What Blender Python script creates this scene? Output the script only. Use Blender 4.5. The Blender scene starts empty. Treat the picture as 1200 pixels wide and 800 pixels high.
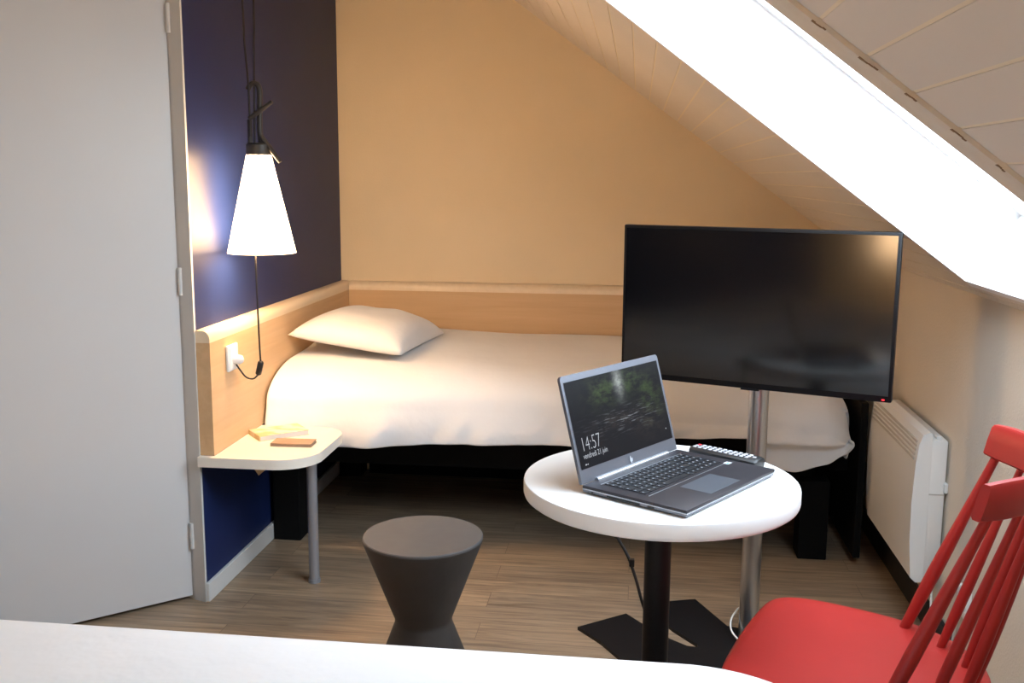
import bpy, bmesh, math, random
from math import sin, cos, pi, radians, sqrt, atan2
from mathutils import Vector, Matrix, noise

random.seed(7)
S = bpy.context.scene
COL = S.collection

# ------------------------------------------------------------------ camera model
FPX, PITCH, ROLL, YAW, CAMH = 1187.0, radians(9.235), radians(.357), radians(7.0), 1.34
def _axes():
    c, s = cos(PITCH), sin(PITCH)
    R = Vector((1, 0, 0)); F = Vector((0, c, -s)); U = Vector((0, s, c))
    R2 = R * cos(ROLL) + U * sin(ROLL); U2 = U * cos(ROLL) - R * sin(ROLL)
    m = Matrix.Rotation(YAW, 3, 'Z')
    return m @ R2, m @ U2, m @ F
CR, CU, CF = _axes()
def _ray(x, y): return CF + CR * ((x - 600) / FPX) + CU * ((400 - y) / FPX)
def at_y(x, y, Y):
    r = _ray(x, y); return Vector((0, 0, CAMH)) + r * (Y / r.y)
def at_z(x, y, Z):
    r = _ray(x, y); return Vector((0, 0, CAMH)) + r * ((Z - CAMH) / r.z)

cam = bpy.data.cameras.new('camera')
cam.sensor_width = 36.0
cam.lens = 36.0 * FPX / 1200.0
cam.clip_start = .02
co = bpy.data.objects.new('camera', cam)
COL.objects.link(co)
M = Matrix((CR, CU, -CF)).transposed().to_4x4()
M.translation = Vector((0, 0, CAMH))
co.matrix_world = M
S.camera = co

# ------------------------------------------------------------------ materials
def mat(name, col, rough=.5, metal=0.0, spec=.5, emit=None, estr=0.0, coat=0.0, sheen=0.0):
    m = bpy.data.materials.new(name); m.use_nodes = True
    b = m.node_tree.nodes['Principled BSDF']
    b.inputs['Base Color'].default_value = (*col, 1)
    b.inputs['Roughness'].default_value = rough
    b.inputs['Metallic'].default_value = metal
    b.inputs['Specular IOR Level'].default_value = spec
    b.inputs['Coat Weight'].default_value = coat
    b.inputs['Sheen Weight'].default_value = sheen
    if emit:
        b.inputs['Emission Color'].default_value = (*emit, 1)
        b.inputs['Emission Strength'].default_value = estr
    return m
def nodes(m): return m.node_tree.nodes, m.node_tree.links, m.node_tree.nodes['Principled BSDF']
def vary(m, c1, c2, scale=(1, 1, 1), nscale=5, detail=4, bump=0.0, bscale=None, coord='Object', lo=.35, hi=.65, dist=.01):
    """noise mix of two real colours and a fine bump"""
    n, l, b = nodes(m)
    tc = n.new('ShaderNodeTexCoord'); mp = n.new('ShaderNodeMapping'); mp.inputs['Scale'].default_value = scale
    l.new(tc.outputs[coord], mp.inputs['Vector'])
    t = n.new('ShaderNodeTexNoise'); t.inputs['Scale'].default_value = nscale; t.inputs['Detail'].default_value = detail
    l.new(mp.outputs[0], t.inputs['Vector'])
    r = n.new('ShaderNodeValToRGB'); r.color_ramp.elements[0].position = lo; r.color_ramp.elements[1].position = hi
    r.color_ramp.elements[0].color = (*c1, 1); r.color_ramp.elements[1].color = (*c2, 1)
    l.new(t.outputs['Fac'], r.inputs['Fac']); l.new(r.outputs['Color'], b.inputs['Base Color'])
    if bump:
        t2 = n.new('ShaderNodeTexNoise'); t2.inputs['Scale'].default_value = bscale or nscale; t2.inputs['Detail'].default_value = 3
        l.new(mp.outputs[0], t2.inputs['Vector'])
        bp = n.new('ShaderNodeBump'); bp.inputs['Strength'].default_value = bump; bp.inputs['Distance'].default_value = dist
        l.new(t2.outputs['Fac'], bp.inputs['Height']); l.new(bp.outputs['Normal'], b.inputs['Normal'])
    return m

M_ = {}
M_['blue'] = vary(mat('navy_paint', (.009, .020, .088), .42, spec=.22), (.0085, .019, .084), (.0095, .021, .092), nscale=6, bump=.10, bscale=260, dist=.002)
M_['wall'] = vary(mat('cream_paint', (.76, .62, .42), .75), (.75, .61, .41), (.77, .63, .43), nscale=3, bump=.25, bscale=150, dist=.003)
M_['wall2'] = vary(mat('textured_paint', (.70, .645, .56), .8), (.685, .625, .535), (.71, .65, .56), nscale=3, bump=.35, bscale=160, dist=.003)
M_['door'] = vary(mat('door_paint', (.60, .60, .60), .42), (.59, .59, .59), (.61, .61, .61), nscale=2, bump=.08, bscale=40, dist=.002)
M_['trimw'] = mat('white_trim', (.66, .66, .64), .45)
M_['boards'] = vary(mat('white_boards', (.76, .69, .60), .5), (.75, .68, .59), (.77, .70, .61), nscale=3)
M_['groove'] = mat('groove_cream', (.86, .76, .58), .6)
M_['trimcream'] = vary(mat('cream_trim', (.74, .66, .54), .5), (.72, .63, .50), (.76, .69, .58), nscale=20)
M_['dirt'] = mat('brown_gap', (.22, .13, .06), .8)
M_['reveal'] = mat('white_reveal', (.92, .92, .92), .45)
M_['black'] = mat('black_metal', (.006, .006, .007), .5, spec=.25)
M_['blackbed'] = mat('black_frame', (.0035, .0035, .0035), .85, spec=.15)
M_['skirt'] = mat('black_skirting', (.008, .008, .008), .5)
M_['plastic'] = mat('black_plastic', (.015, .015, .016), .4)
M_['chrome'] = mat('brushed_steel', (.55, .56, .58), .28, metal=1.0)
M_['greymetal'] = mat('grey_metal', (.33, .34, .37), .4, metal=.5)
M_['white'] = mat('white_laminate', (.84, .84, .83), .38)
M_['whitecream'] = mat('pale_laminate', (.80, .75, .66), .38)
M_['duvet'] = vary(mat('white_cotton', (.82, .82, .82), .9, sheen=.2), (.80, .80, .80), (.83, .83, .83), nscale=3, bump=.15, bscale=14, dist=.02)
M_['pillow'] = vary(mat('pillow_cotton', (.75, .74, .73), .9, sheen=.1), (.73, .72, .71), (.76, .75, .74), nscale=3, bump=.25, bscale=11, dist=.02)
M_['red'] = vary(mat('red_paint', (.36, .021, .017), .42, spec=.32), (.35, .020, .016), (.37, .022, .018), nscale=8, bump=.05, bscale=60, dist=.002)
M_['stoolshaded'] = vary(mat('taupe_grey_shaded', (.055, .050, .047), .6), (.053, .048, .045), (.057, .052, .049), nscale=30, bump=.1, bscale=300, dist=.001)  # darker copy of the stool grey, shade painted into the sides
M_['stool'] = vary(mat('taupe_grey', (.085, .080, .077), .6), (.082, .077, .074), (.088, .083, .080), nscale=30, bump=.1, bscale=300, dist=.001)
M_['heater'] = mat('heater_white', (.76, .76, .74), .45)
M_['heaterg'] = mat('heater_grille', (.50, .48, .44), .5)
M_['socket'] = mat('socket_white', (.85, .85, .84), .35)
M_['cordb'] = mat('black_cord', (.012, .010, .009), .5)
M_['cordw'] = mat('white_cord', (.75, .74, .70), .5)
M_['lapgrey'] = mat('laptop_grey', (.17, .18, .21), .38, metal=.7)
M_['lapdark'] = mat('laptop_dark', (.043, .039, .045), .42, metal=.5)
M_['lapsil'] = mat('laptop_silver', (.55, .57, .60), .3, metal=.9)
M_['key'] = mat('key_black', (.012, .013, .016), .45)
M_['keymark'] = mat('key_legend', (.26, .28, .31), .5)
M_['pad'] = mat('touchpad', (.10, .11, .13), .4, metal=.4)
M_['sticker'] = mat('sticker', (.75, .80, .88), .35)
M_['stickerblue'] = mat('sticker_blue', (.08, .25, .6), .35)
M_['port'] = mat('port', (.004, .004, .004), .5)
M_['tvscreen'] = mat('tv_screen', (.002, .002, .0024), .12, spec=.5)
M_['tvframe'] = mat('tv_frame', (.005, .005, .006), .35, spec=.25)
M_['led'] = mat('red_led', (.5, .01, .01), .4, emit=(1, .03, .05), estr=2.0)
M_['remotekey'] = mat('remote_key', (.55, .55, .60), .5)
M_['remotered'] = mat('remote_red', (.6, .02, .03), .5)
M_['paper'] = mat('paper', (.66, .64, .60), .7)
M_['brown'] = vary(mat('brown_leather', (.30, .20, .13), .6), (.28, .18, .115), (.32, .215, .145), nscale=40)
M_['slate'] = mat('lamp_slate', (.03, .028, .026), .45)

def magazine_mat():
    m = mat('magazine_cover', (.8, .7, .5), .4)
    return vary(m, (.62, .46, .22), (.70, .66, .58), scale=(10, 22, 1), nscale=1.2, detail=2, lo=.42, hi=.56)
M_['magazine'] = magazine_mat()

def wood(name, c1, c2, c3, axis, rough=.42):
    m = mat(name, c2, rough)
    n, l, b = nodes(m)
    tc = n.new('ShaderNodeTexCoord'); mp = n.new('ShaderNodeMapping')
    sc = [38, 38, 38]; sc[axis] = 2.2; mp.inputs['Scale'].default_value = sc
    l.new(tc.outputs['Object'], mp.inputs['Vector'])
    t = n.new('ShaderNodeTexNoise'); t.inputs['Scale'].default_value = 1.0; t.inputs['Detail'].default_value = 5; t.inputs['Distortion'].default_value = .6
    l.new(mp.outputs[0], t.inputs['Vector'])
    r = n.new('ShaderNodeValToRGB'); e = r.color_ramp.elements
    e[0].position = .25; e[0].color = (*c1, 1); e[1].position = .75; e[1].color = (*c3, 1)
    k = e.new(.5); k.color = (*c2, 1)
    l.new(t.outputs['Fac'], r.inputs['Fac']); l.new(r.outputs['Color'], b.inputs['Base Color'])
    return m
M_['beechy'] = wood('beech_along_wall', (.54, .35, .185), (.58, .385, .21), (.62, .42, .235), 1)
M_['beechx'] = wood('beech_along_back', (.54, .35, .185), (.58, .385, .21), (.62, .42, .235), 0)
M_['beechedge'] = wood('pale_beech_edge', (.72, .58, .40), (.75, .61, .43), (.78, .64, .46), 1, .35)

def floor_mat():
    m = mat('plank_floor', (.25, .18, .12), .42)
    n, l, b = nodes(m)
    tc = n.new('ShaderNodeTexCoord')
    br = n.new('ShaderNodeTexBrick'); br.offset = .37; br.inputs['Scale'].default_value = 1.0
    br.inputs['Brick Width'].default_value = 1.2; br.inputs['Row Height'].default_value = .115
    br.inputs['Mortar Size'].default_value = .0012; br.inputs['Mortar Smooth'].default_value = .4
    br.inputs['Color1'].default_value = (0, 0, 0, 1); br.inputs['Color2'].default_value = (1, 1, 1, 1); br.inputs['Mortar'].default_value = (.5, .5, .5, 1)
    l.new(tc.outputs['Object'], br.inputs['Vector'])
    mp = n.new('ShaderNodeMapping'); mp.inputs['Scale'].default_value = (3.4, 52, 1)
    l.new(tc.outputs['Object'], mp.inputs['Vector'])
    addv = n.new('ShaderNodeVectorMath'); addv.operation = 'MULTIPLY_ADD'
    addv.inputs[1].default_value = (7, 13, 5)
    l.new(br.outputs['Color'], addv.inputs[0]); l.new(mp.outputs[0], addv.inputs[2])
    t = n.new('ShaderNodeTexNoise'); t.inputs['Scale'].default_value = 1.0; t.inputs['Detail'].default_value = 7; t.inputs['Distortion'].default_value = .9; t.inputs['Roughness'].default_value = .62
    l.new(addv.outputs[0], t.inputs['Vector'])
    r = n.new('ShaderNodeValToRGB'); e = r.color_ramp.elements
    e[0].position = .24; e[0].color = (.130, .092, .060, 1); e[1].position = .76; e[1].color = (.45, .34, .225, 1)
    k = e.new(.5); k.color = (.29, .215, .145, 1)
    l.new(t.outputs['Fac'], r.inputs['Fac'])
    # plank to plank tone
    mx = n.new('ShaderNodeMix'); mx.data_type = 'RGBA'; mx.blend_type = 'MULTIPLY'
    r2 = n.new('ShaderNodeValToRGB'); r2.color_ramp.elements[0].color = (.78, .78, .80, 1); r2.color_ramp.elements[1].color = (1.06, 1.04, 1.0, 1)
    l.new(br.outputs['Color'], r2.inputs['Fac'])
    mx.inputs['Factor'].default_value = 1.0
    l.new(r.outputs['Color'], mx.inputs['A']); l.new(r2.outputs['Color'], mx.inputs['B'])
    mm = n.new('ShaderNodeMix'); mm.data_type = 'RGBA'
    l.new(br.outputs['Fac'], mm.inputs['Factor']); l.new(mx.outputs['Result'], mm.inputs['A']); mm.inputs['B'].default_value = (.15, .11, .075, 1)
    l.new(mm.outputs['Result'], b.inputs['Base Color'])
    bp = n.new('ShaderNodeBump'); bp.inputs['Strength'].default_value = .12; bp.inputs['Distance'].default_value = .003
    l.new(t.outputs['Fac'], bp.inputs['Height']); l.new(bp.outputs['Normal'], b.inputs['Normal'])
    return m
M_['floor'] = floor_mat()

def glass_mat():
    m = bpy.data.materials.new('window_glass'); m.use_nodes = True
    n, l = m.node_tree.nodes, m.node_tree.links
    n.remove(n['Principled BSDF'])
    tr = n.new('ShaderNodeBsdfTransparent'); gl = n.new('ShaderNodeBsdfGlossy'); gl.inputs['Roughness'].default_value = .02
    fr = n.new('ShaderNodeFresnel'); fr.inputs['IOR'].default_value = 1.45
    mx = n.new('ShaderNodeMixShader')
    ge = n.new('ShaderNodeNewGeometry'); su = n.new('ShaderNodeMath'); su.operation = 'SUBTRACT'; su.inputs[0].default_value = 1
    l.new(ge.outputs['Backfacing'], su.inputs[1])
    mu = n.new('ShaderNodeMath'); mu.operation = 'MULTIPLY'; l.new(fr.outputs[0], mu.inputs[0]); l.new(su.outputs[0], mu.inputs[1])
    l.new(mu.outputs[0], mx.inputs[0]); l.new(tr.outputs[0], mx.inputs[1]); l.new(gl.outputs[0], mx.inputs[2])
    l.new(mx.outputs[0], n['Material Output'].inputs['Surface'])
    return m
M_['glass'] = glass_mat()

WARM = (1.0, .63, .33)
K_SKY, K_SHADE, K_BULB, K_SHADE2, K_BULB2, K_HOR = 11.8, 48.0, 2.0, 66.0, 12.0, .34
def shade_mat(name, k):
    # opal shade: glows all over, brightest round the bulb inside it
    m = mat(name, (.85, .82, .78), .5, emit=WARM, estr=k)
    n, l, b = nodes(m)
    tc = n.new('ShaderNodeTexCoord'); sp = n.new('ShaderNodeSeparateXYZ'); l.new(tc.outputs['Object'], sp.inputs[0])
    mr = n.new('ShaderNodeMapRange'); mr.inputs['From Min'].default_value = 0; mr.inputs['From Max'].default_value = .31
    l.new(sp.outputs[2], mr.inputs['Value'])
    r = n.new('ShaderNodeValToRGB'); e = r.color_ramp.elements
    e[0].position = 0; e[0].color = (.35, .35, .35, 1); e[1].position = 1; e[1].color = (1.4, 1.4, 1.4, 1)
    for p_, v in ((.18, .6), (.38, 3.2), (.58, .8)):
        q = e.new(p_); q.color = (v, v, v, 1)
    r.color_ramp.interpolation = 'B_SPLINE'
    l.new(mr.outputs[0], r.inputs['Fac'])
    mu = n.new('ShaderNodeMath'); mu.operation = 'MULTIPLY'; mu.inputs[1].default_value = k
    l.new(r.outputs['Color'], mu.inputs[0]); l.new(mu.outputs[0], b.inputs['Emission Strength'])
    return m
M_['shade'] = shade_mat('opal_shade', K_SHADE)
M_['shade2'] = shade_mat('opal_shade_near', K_SHADE2)

def screen_mat():
    """lock-screen picture: dark forest with a pale waterfall"""
    m = mat('laptop_display', (.004, .004, .005), .30, spec=.12)
    n, l, b = nodes(m)
    tc = n.new('ShaderNodeTexCoord'); sp = n.new('ShaderNodeSeparateXYZ'); l.new(tc.outputs['UV'], sp.inputs[0])
    def math_(op, a, bv=None, c=None):
        q = n.new('ShaderNodeMath'); q.operation = op
        for i, v in enumerate((a, bv, c)):
            if v is None: continue
            if isinstance(v, (int, float)): q.inputs[i].default_value = v
            else: l.new(v, q.inputs[i])
        return q.outputs[0]
    def blob(cx, cy, wx, wy):
        dx = math_('DIVIDE', math_('SUBTRACT', sp.outputs[0], cx), wx); dy = math_('DIVIDE', math_('SUBTRACT', sp.outputs[1], cy), wy)
        s = math_('ADD', math_('MULTIPLY', dx, dx), math_('MULTIPLY', dy, dy))
        return math_('POWER', 2.718, math_('MULTIPLY', s, -1.0))
    t = n.new('ShaderNodeTexNoise'); t.inputs['Scale'].default_value = 9; t.inputs['Detail'].default_value = 8; t.inputs['Roughness'].default_value = .7
    l.new(tc.outputs['UV'], t.inputs['Vector'])
    nz = math_('MAXIMUM', math_('MULTIPLY', math_('SUBTRACT', t.outputs['Fac'], .42), 4.0), 0.0)
    top = math_('ADD', blob(.36, .80, .16, .16), math_('ADD', blob(.62, .85, .15, .14), blob(.85, .62, .12, .22)))
    green = math_('MULTIPLY', nz, top)
    fall = math_('MULTIPLY', blob(.53, .86, .045, .15), math_('ADD', nz, .6))
    rock = math_('MULTIPLY', nz, math_('ADD', blob(.50, .42, .30, .07), blob(.78, .28, .14, .16)))
    tw = n.new('ShaderNodeTexNoise'); tw.inputs['Scale'].default_value = 1; tw.inputs['Detail'].default_value = 5
    mp = n.new('ShaderNodeMapping'); mp.inputs['Scale'].default_value = (9, 46, 1); mp.inputs['Rotation'].default_value = (0, 0, .12)
    l.new(tc.outputs['UV'], mp.inputs['Vector']); l.new(mp.outputs[0], tw.inputs['Vector'])
    streak = math_('MULTIPLY', math_('MAXIMUM', math_('SUBTRACT', tw.outputs['Fac'], .55), 0.0), math_('MULTIPLY', blob(.55, .42, .28, .12), 5.0))
    def comb(rr, gg, bb):
        c = n.new('ShaderNodeCombineColor')
        for i, v in enumerate((rr, gg, bb)):
            if isinstance(v, float): c.inputs[i].default_value = v
            else: l.new(v, c.inputs[i])
        return c.outputs[0]
    R = math_('ADD', math_('ADD', math_('MULTIPLY', green, .055), math_('MULTIPLY', fall, .30)), math_('ADD', math_('MULTIPLY', rock, .035), math_('MULTIPLY', streak, .35)))
    G = math_('ADD', math_('ADD', math_('MULTIPLY', green, .095), math_('MULTIPLY', fall, .32)), math_('ADD', math_('MULTIPLY', rock, .028), math_('MULTIPLY', streak, .38)))
    B = math_('ADD', math_('ADD', math_('MULTIPLY', green, .020), math_('MULTIPLY', fall, .33)), math_('ADD', math_('MULTIPLY', rock, .020), math_('MULTIPLY', streak, .42)))
    base = n.new('ShaderNodeMix'); base.data_type = 'RGBA'; base.blend_type = 'ADD'; base.inputs['Factor'].default_value = 1
    l.new(comb(R, G, B), base.inputs['A']); base.inputs['B'].default_value = (.006, .006, .008, 1)
    l.new(base.outputs['Result'], b.inputs['Emission Color']); b.inputs['Emission Strength'].default_value = 1.0
    return m
M_['screen'] = screen_mat()
M_['screentext'] = mat('display_text', (.1, .1, .1), .5, emit=(.9, .93, 1.0), estr=.38)

# ------------------------------------------------------------------ mesh helpers
def new(): return bmesh.new()
def link(name, data, parent=None):
    o = bpy.data.objects.new(name, data); COL.objects.link(o)
    if parent is not None: o.parent = parent
    return o
def root_loc(p):
    v = Vector((0, 0, 0))
    while p is not None: v += p.location; p = p.parent
    return v
def obj(name, bm, m, parent=None, smooth=False, world=True, angle=35, loc=None):
    """link bm as ONE object; world=True: bm is in room coordinates, shifted to the (unrotated) parent"""
    bmesh.ops.recalc_face_normals(bm, faces=bm.faces[:])
    off = Vector((0, 0, 0))
    if parent is not None and world: off = root_loc(parent)
    if loc is not None: off = off + (Vector(loc) - off)
    if off.length: bmesh.ops.translate(bm, verts=bm.verts[:], vec=-off)
    me = bpy.data.meshes.new(name); bm.to_mesh(me); bm.free()
    for q in (m if isinstance(m, (list, tuple)) else [m]): me.materials.append(q)
    if smooth:
        me.polygons.foreach_set('use_smooth', [True] * len(me.polygons))
        me.set_sharp_from_angle(angle=radians(angle))
    o = link(name, me, parent)
    if loc is not None: o.location = Vector(loc) if parent is None else Vector(loc) - root_loc(parent)
    return o
def thing(name, label, cat, loc=(0, 0, 0), rotz=0, group=None):
    o = bpy.data.objects.new(name, None); o.empty_display_size = .05; COL.objects.link(o)
    o.location = loc; o.rotation_euler = (0, 0, rotz)
    return tag(o, label, cat, group)
def tag(o, label, cat, group=None):
    o['label'] = label; o['category'] = cat
    if group: o['group'] = group
    return o
def struct(name, bm, m, smooth=False):
    o = obj(name, bm, m, None, smooth); o['kind'] = 'structure'; return o
def box(bm, lo, hi, bevel=0.0, seg=2, mi=0, mtx=None):
    r = bmesh.ops.create_cube(bm, size=1.0); vs = r['verts']
    for v in vs:
        v.co = Vector(((lo[i] + hi[i]) / 2 + v.co[i] * (hi[i] - lo[i]) for i in range(3)))
    if bevel:
        es = list({e for v in vs for e in v.link_edges})
        g = bmesh.ops.bevel(bm, geom=es, offset=bevel, segments=seg, affect='EDGES', profile=.5)
        vs = list({v for f in g['faces'] for v in f.verts} | {v for v in vs if v.is_valid})
    fs = {f for v in vs if v.is_valid for f in v.link_faces}
    for f in fs: f.material_index = mi
    if mtx is not None:
        vv = {v for f in fs for v in f.verts}
        for v in vv: v.co = mtx @ v.co
    return bm
def prism(bm, pts, z0, z1, bevel=0.0, seg=2, mi=0):
    """pts: plan outline"""
    b = [bm.verts.new((p[0], p[1], z0)) for p in pts]; t = [bm.verts.new((p[0], p[1], z1)) for p in pts]
    n = len(pts); fs = [bm.faces.new(t), bm.faces.new(b[::-1])]
    for i in range(n): fs.append(bm.faces.new((b[i], b[(i + 1) % n], t[(i + 1) % n], t[i])))
    for f in fs: f.material_index = mi
    if bevel:
        es = [e for f in fs[:2] for e in f.edges]
        bmesh.ops.bevel(bm, geom=es, offset=bevel, segments=seg, affect='EDGES', profile=.5)
    return bm
def lathe(bm, prof, c=(0, 0), n=48, mi=0, cap=True):
    rings = []
    for r, z in prof:
        rings.append([bm.verts.new((c[0] + r * cos(2 * pi * k / n), c[1] + r * sin(2 * pi * k / n), z)) for k in range(n)])
    for a, b in zip(rings, rings[1:]):
        for k in range(n):
            f = bm.faces.new((a[k], a[(k + 1) % n], b[(k + 1) % n], b[k])); f.material_index = mi
    if cap:
        bm.faces.new(rings[0][::-1]).material_index = mi; bm.faces.new(rings[-1]).material_index = mi
    return bm
def tube(bm, pts, rad, n=10, mi=0):
    """swept round tube; rad a number or a list"""
    P = [Vector(p) for p in pts]; N = len(P)
    rr = rad if isinstance(rad, (list, tuple)) else [rad] * N
    up = None; rings = []
    for i in range(N):
        t = (P[min(i + 1, N - 1)] - P[max(i - 1, 0)]).normalized()
        if up is None:
            up = t.orthogonal().normalized()
        else:
            up = (up - t * up.dot(t)).normalized()
        s = t.cross(up)
        rings.append([bm.verts.new(P[i] + (up * cos(2 * pi * k / n) + s * sin(2 * pi * k / n)) * rr[i]) for k in range(n)])
    for a, b in zip(rings, rings[1:]):
        for k in range(n):
            bm.faces.new((a[k], a[(k + 1) % n], b[(k + 1) % n], b[k])).material_index = mi
    bm.faces.new(rings[0][::-1]).material_index = mi; bm.faces.new(rings[-1]).material_index = mi
    return bm
def spline(pts, n=8):
    """Catmull-Rom"""
    P = [Vector(p) for p in pts]; P = [P[0] * 2 - P[1]] + P + [P[-1] * 2 - P[-2]]; out = []
    for i in range(1, len(P) - 2):
        for k in range(n):
            t = k / n
            out.append(.5 * ((2 * P[i]) + (P[i + 1] - P[i - 1]) * t + (2 * P[i - 1] - 5 * P[i] + 4 * P[i + 1] - P[i + 2]) * t * t + (3 * P[i] - P[i - 1] - 3 * P[i + 1] + P[i + 2]) * t ** 3))
    out.append(P[-2]); return out
def roundrect(x0, x1, y0, y1, r, n=8):
    """r: radii for corners (x1,y1),(x0,y1),(x0,y0),(x1,y0)"""
    rs = r if isinstance(r, (list, tuple)) else [r] * 4; out = []
    for (cx, cy, a0), q in zip(((x1, y1, 0), (x0, y1, 90), (x0, y0, 180), (x1, y0, 270)), rs):
        sx = -1 if cx == x1 else 1; sy = -1 if cy == y1 else 1
        if q <= 0: out.append((cx, cy)); continue
        for k in range(n + 1):
            a = radians(a0 + 90 * k / n); out.append((cx + sx * q + q * cos(a), cy + sy * q + q * sin(a)))
    return out
def interp(x, tab):
    if x <= tab[0][0]: return tab[0][1]
    for (a, va), (b, vb) in zip(tab, tab[1:]):
        if x <= b:
            t = (x - a) / (b - a); t = t * t * (3 - 2 * t); return va + (vb - va) * t
    return tab[-1][1]

# ------------------------------------------------------------------ room shell
XL, YB, XR = -1.331, 4.461, .904          # blue wall, back wall, knee wall
XW, YF, ZC = -2.35, -1.9, 2.5             # far left wall, wall behind, flat ceiling
def zslope(x): return 1.161 - .7217 * (x - .73)
SLP = sqrt(1 + .7217 ** 2); NRM = Vector((.7217 / SLP, 0, 1 / SLP))   # up and out of the roof
XFLAT = .73 - (ZC - 1.161) / .7217        # where the slope meets the flat ceiling

bm = new(); box(bm, (XW - .1, YF - .1, -.08), (XR + .1, YB + .1, 0)); struct('floor', bm, M_['floor'])
bm = new(); prism(bm, [(XL, 2.915), (XL, YB + .1), (XL - .1, YB + .1), (XL - .1, 3.0), (XL - .03, 3.0), (XL - .03, 2.915)], 0, ZC + .1); struct('wall_left', bm, M_['blue'])
def gable(bm, pts, y0, y1):
    a = [bm.verts.new((x, y0, z)) for x, z in pts]; b = [bm.verts.new((x, y1, z)) for x, z in pts]; n = len(pts)
    bm.faces.new(a); bm.faces.new(b[::-1])
    for i in range(n): bm.faces.new((a[i], a[(i + 1) % n], b[(i + 1) % n], b[i]))
def ztop(x): return min(ZC + .1, zslope(x) + .055)
bm = new(); gable(bm, [(XL, 0), (XR + .1, 0), (XR + .1, ztop(XR + .1)), (.73 - (ZC + .045 - 1.161) / .7217, ZC + .1), (XL, ZC + .1)], YB, YB + .1); struct('wall_back', bm, M_['wall'])
bm = new(); box(bm, (XR, YF - .1, 0), (XR + .1, YB, zslope(XR) + .03)); struct('wall_right', bm, M_['wall2'])
W2 = (-.95, -.50, 1.0, 1.90)               # unseen window added in the wall behind the viewer for extra daylight
bm = new()
box(bm, (XW - .1, YF - .1, 0), (W2[0], YF, ZC + .1)); gable(bm, [(W2[1], 0), (XR + .1, 0), (XR + .1, ztop(XR + .1)), (W2[1], ztop(W2[1]))], YF - .1, YF)
box(bm, (W2[0], YF - .1, 0), (W2[1], YF, W2[2])); gable(bm, [(W2[0], W2[3]), (W2[1], W2[3]), (W2[1], ztop(W2[1])), (.73 - (ZC + .045 - 1.161) / .7217, ZC + .1), (W2[0], ZC + .1)], YF - .1, YF)
struct('wall_front', bm, M_['wall'])
bm = new()
for lo, hi in (((W2[0] - .05, W2[2] - .05), (W2[0] + .04, W2[3] + .05)), ((W2[1] - .04, W2[2] - .05), (W2[1] + .05, W2[3] + .05)), ((W2[0], W2[2] - .05), (W2[1], W2[2] + .04)), ((W2[0], W2[3] - .04), (W2[1], W2[3] + .05))):
    box(bm, (lo[0], YF - .09, lo[1]), (hi[0], YF + .015, hi[1]), .003)
w2 = struct('window_fill', bm, M_['trimw'])
bm = new(); box(bm, (W2[0], YF - .055, W2[2]), (W2[1], YF - .049, W2[3])); obj('window_glass', bm, M_['glass'], w2)
bm = new(); box(bm, (XW - .1, YF, 0), (XW, 2.1, ZC + .1)); struct('wall_side', bm, M_['blue'])

# diagonal wall with the door
HX, HY = -1.377, 2.921
DD = Vector((-.129, -.121, 0)).normalized(); DN = Vector((-DD.y, DD.x, 0))   # along the leaf / into the room
if DN.x < 0: DN = -DN
def diag(bm, a0, a1, n0, n1, z0, z1, bevel=0):
    m = Matrix((( DD.x, DN.x, 0, HX), (DD.y, DN.y, 0, HY), (0, 0, 1, 0), (0, 0, 0, 1)))
    return box(bm, (a0, n0, z0), (a1, n1, z1), bevel, mtx=m)
bm = new(); diag(bm, .86, 1.5, -.10, -.005, 0, ZC + .1); diag(bm, -.02, .86, -.10, -.005, 2.075, ZC + .1)
struct('wall_diagonal', bm, M_['wall'])
bm = new(); diag(bm, -.02, 1.4, -.2, -.12, 0, ZC + .1); struct('wall_behind_door', bm, M_['black'])
bm = new(); diag(bm, .003, .845, -.045, -.004, .012, 2.05, .002)
door = struct('door_1', bm, M_['door'])
for z in (1.79, 1.02, .213):
    b2 = new(); p = Vector((HX, HY, 0)) + DD * .0 + DN * .004
    lathe(b2, [(.0075, z - .042), (.0075, z + .042)], (p.x, p.y), 14)
    lathe(b2, [(.0085, z - .002), (.0085, z + .002)], (p.x, p.y), 14)
    obj('hinge', b2, M_['trimw'], door, True)
bm = new()
prism(bm, [(HX + .004, HY - .003), (XL + .0005, 2.903), (XL + .0005, 2.9148), (XL - .0302, 2.9148), (XL - .0302, 2.999), (XL - .11, 2.999), (HX - .05, HY + .03)], 0, 2.1)
diag(bm, .0, .90, -.05, .0, 2.058, 2.115); diag(bm, .85, .90, -.05, .0, 0, 2.115)
struct('trim_1', bm, M_['trimw'])

# skirtings
bm = new(); box(bm, (XL, 2.905, 0), (XL + .013, YB, .062), .003); struct('baseboard_left', bm, M_['trimw'])
bm = new(); box(bm, (XR - .012, YF, 0), (XR, YB, .085), .003); struct('baseboard_right', bm, M_['skirt'])

# boarded sloping ceiling with the roof-window opening, plus the flat part
OX0, OX1 = -.16, .831
def yfar(x): return 2.49 + (x + .083) * (2.687 - 2.468) / .914 - .022
def ynear(x): return 1.378 + (x - 0) * .127
TR = .082                                                    # width of the cream trim along the near edge
bm = new()
def strip(bm, x0, x1, ya0, ya1, yb0, yb1, d0, d1, mi):
    """slab on the slope: between x0,x1; y from ya (at x0, x1) to yb; offset d0..d1 along the roof normal"""
    P = []
    for d in (d0, d1):
        for x, y in ((x0, ya0), (x1, ya1), (x1, yb1), (x0, yb0)):
            P.append(bm.verts.new(Vector((x, y, zslope(x))) + NRM * d))
    for f in ((0, 1, 2, 3), (7, 6, 5, 4), (0, 4, 5, 1), (1, 5, 6, 2), (2, 6, 7, 3), (3, 7, 4, 0)):
        bm.faces.new([P[i] for i in f]).material_index = mi
STEP, G = .0600, .0042
xs = []
x = .275
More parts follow.
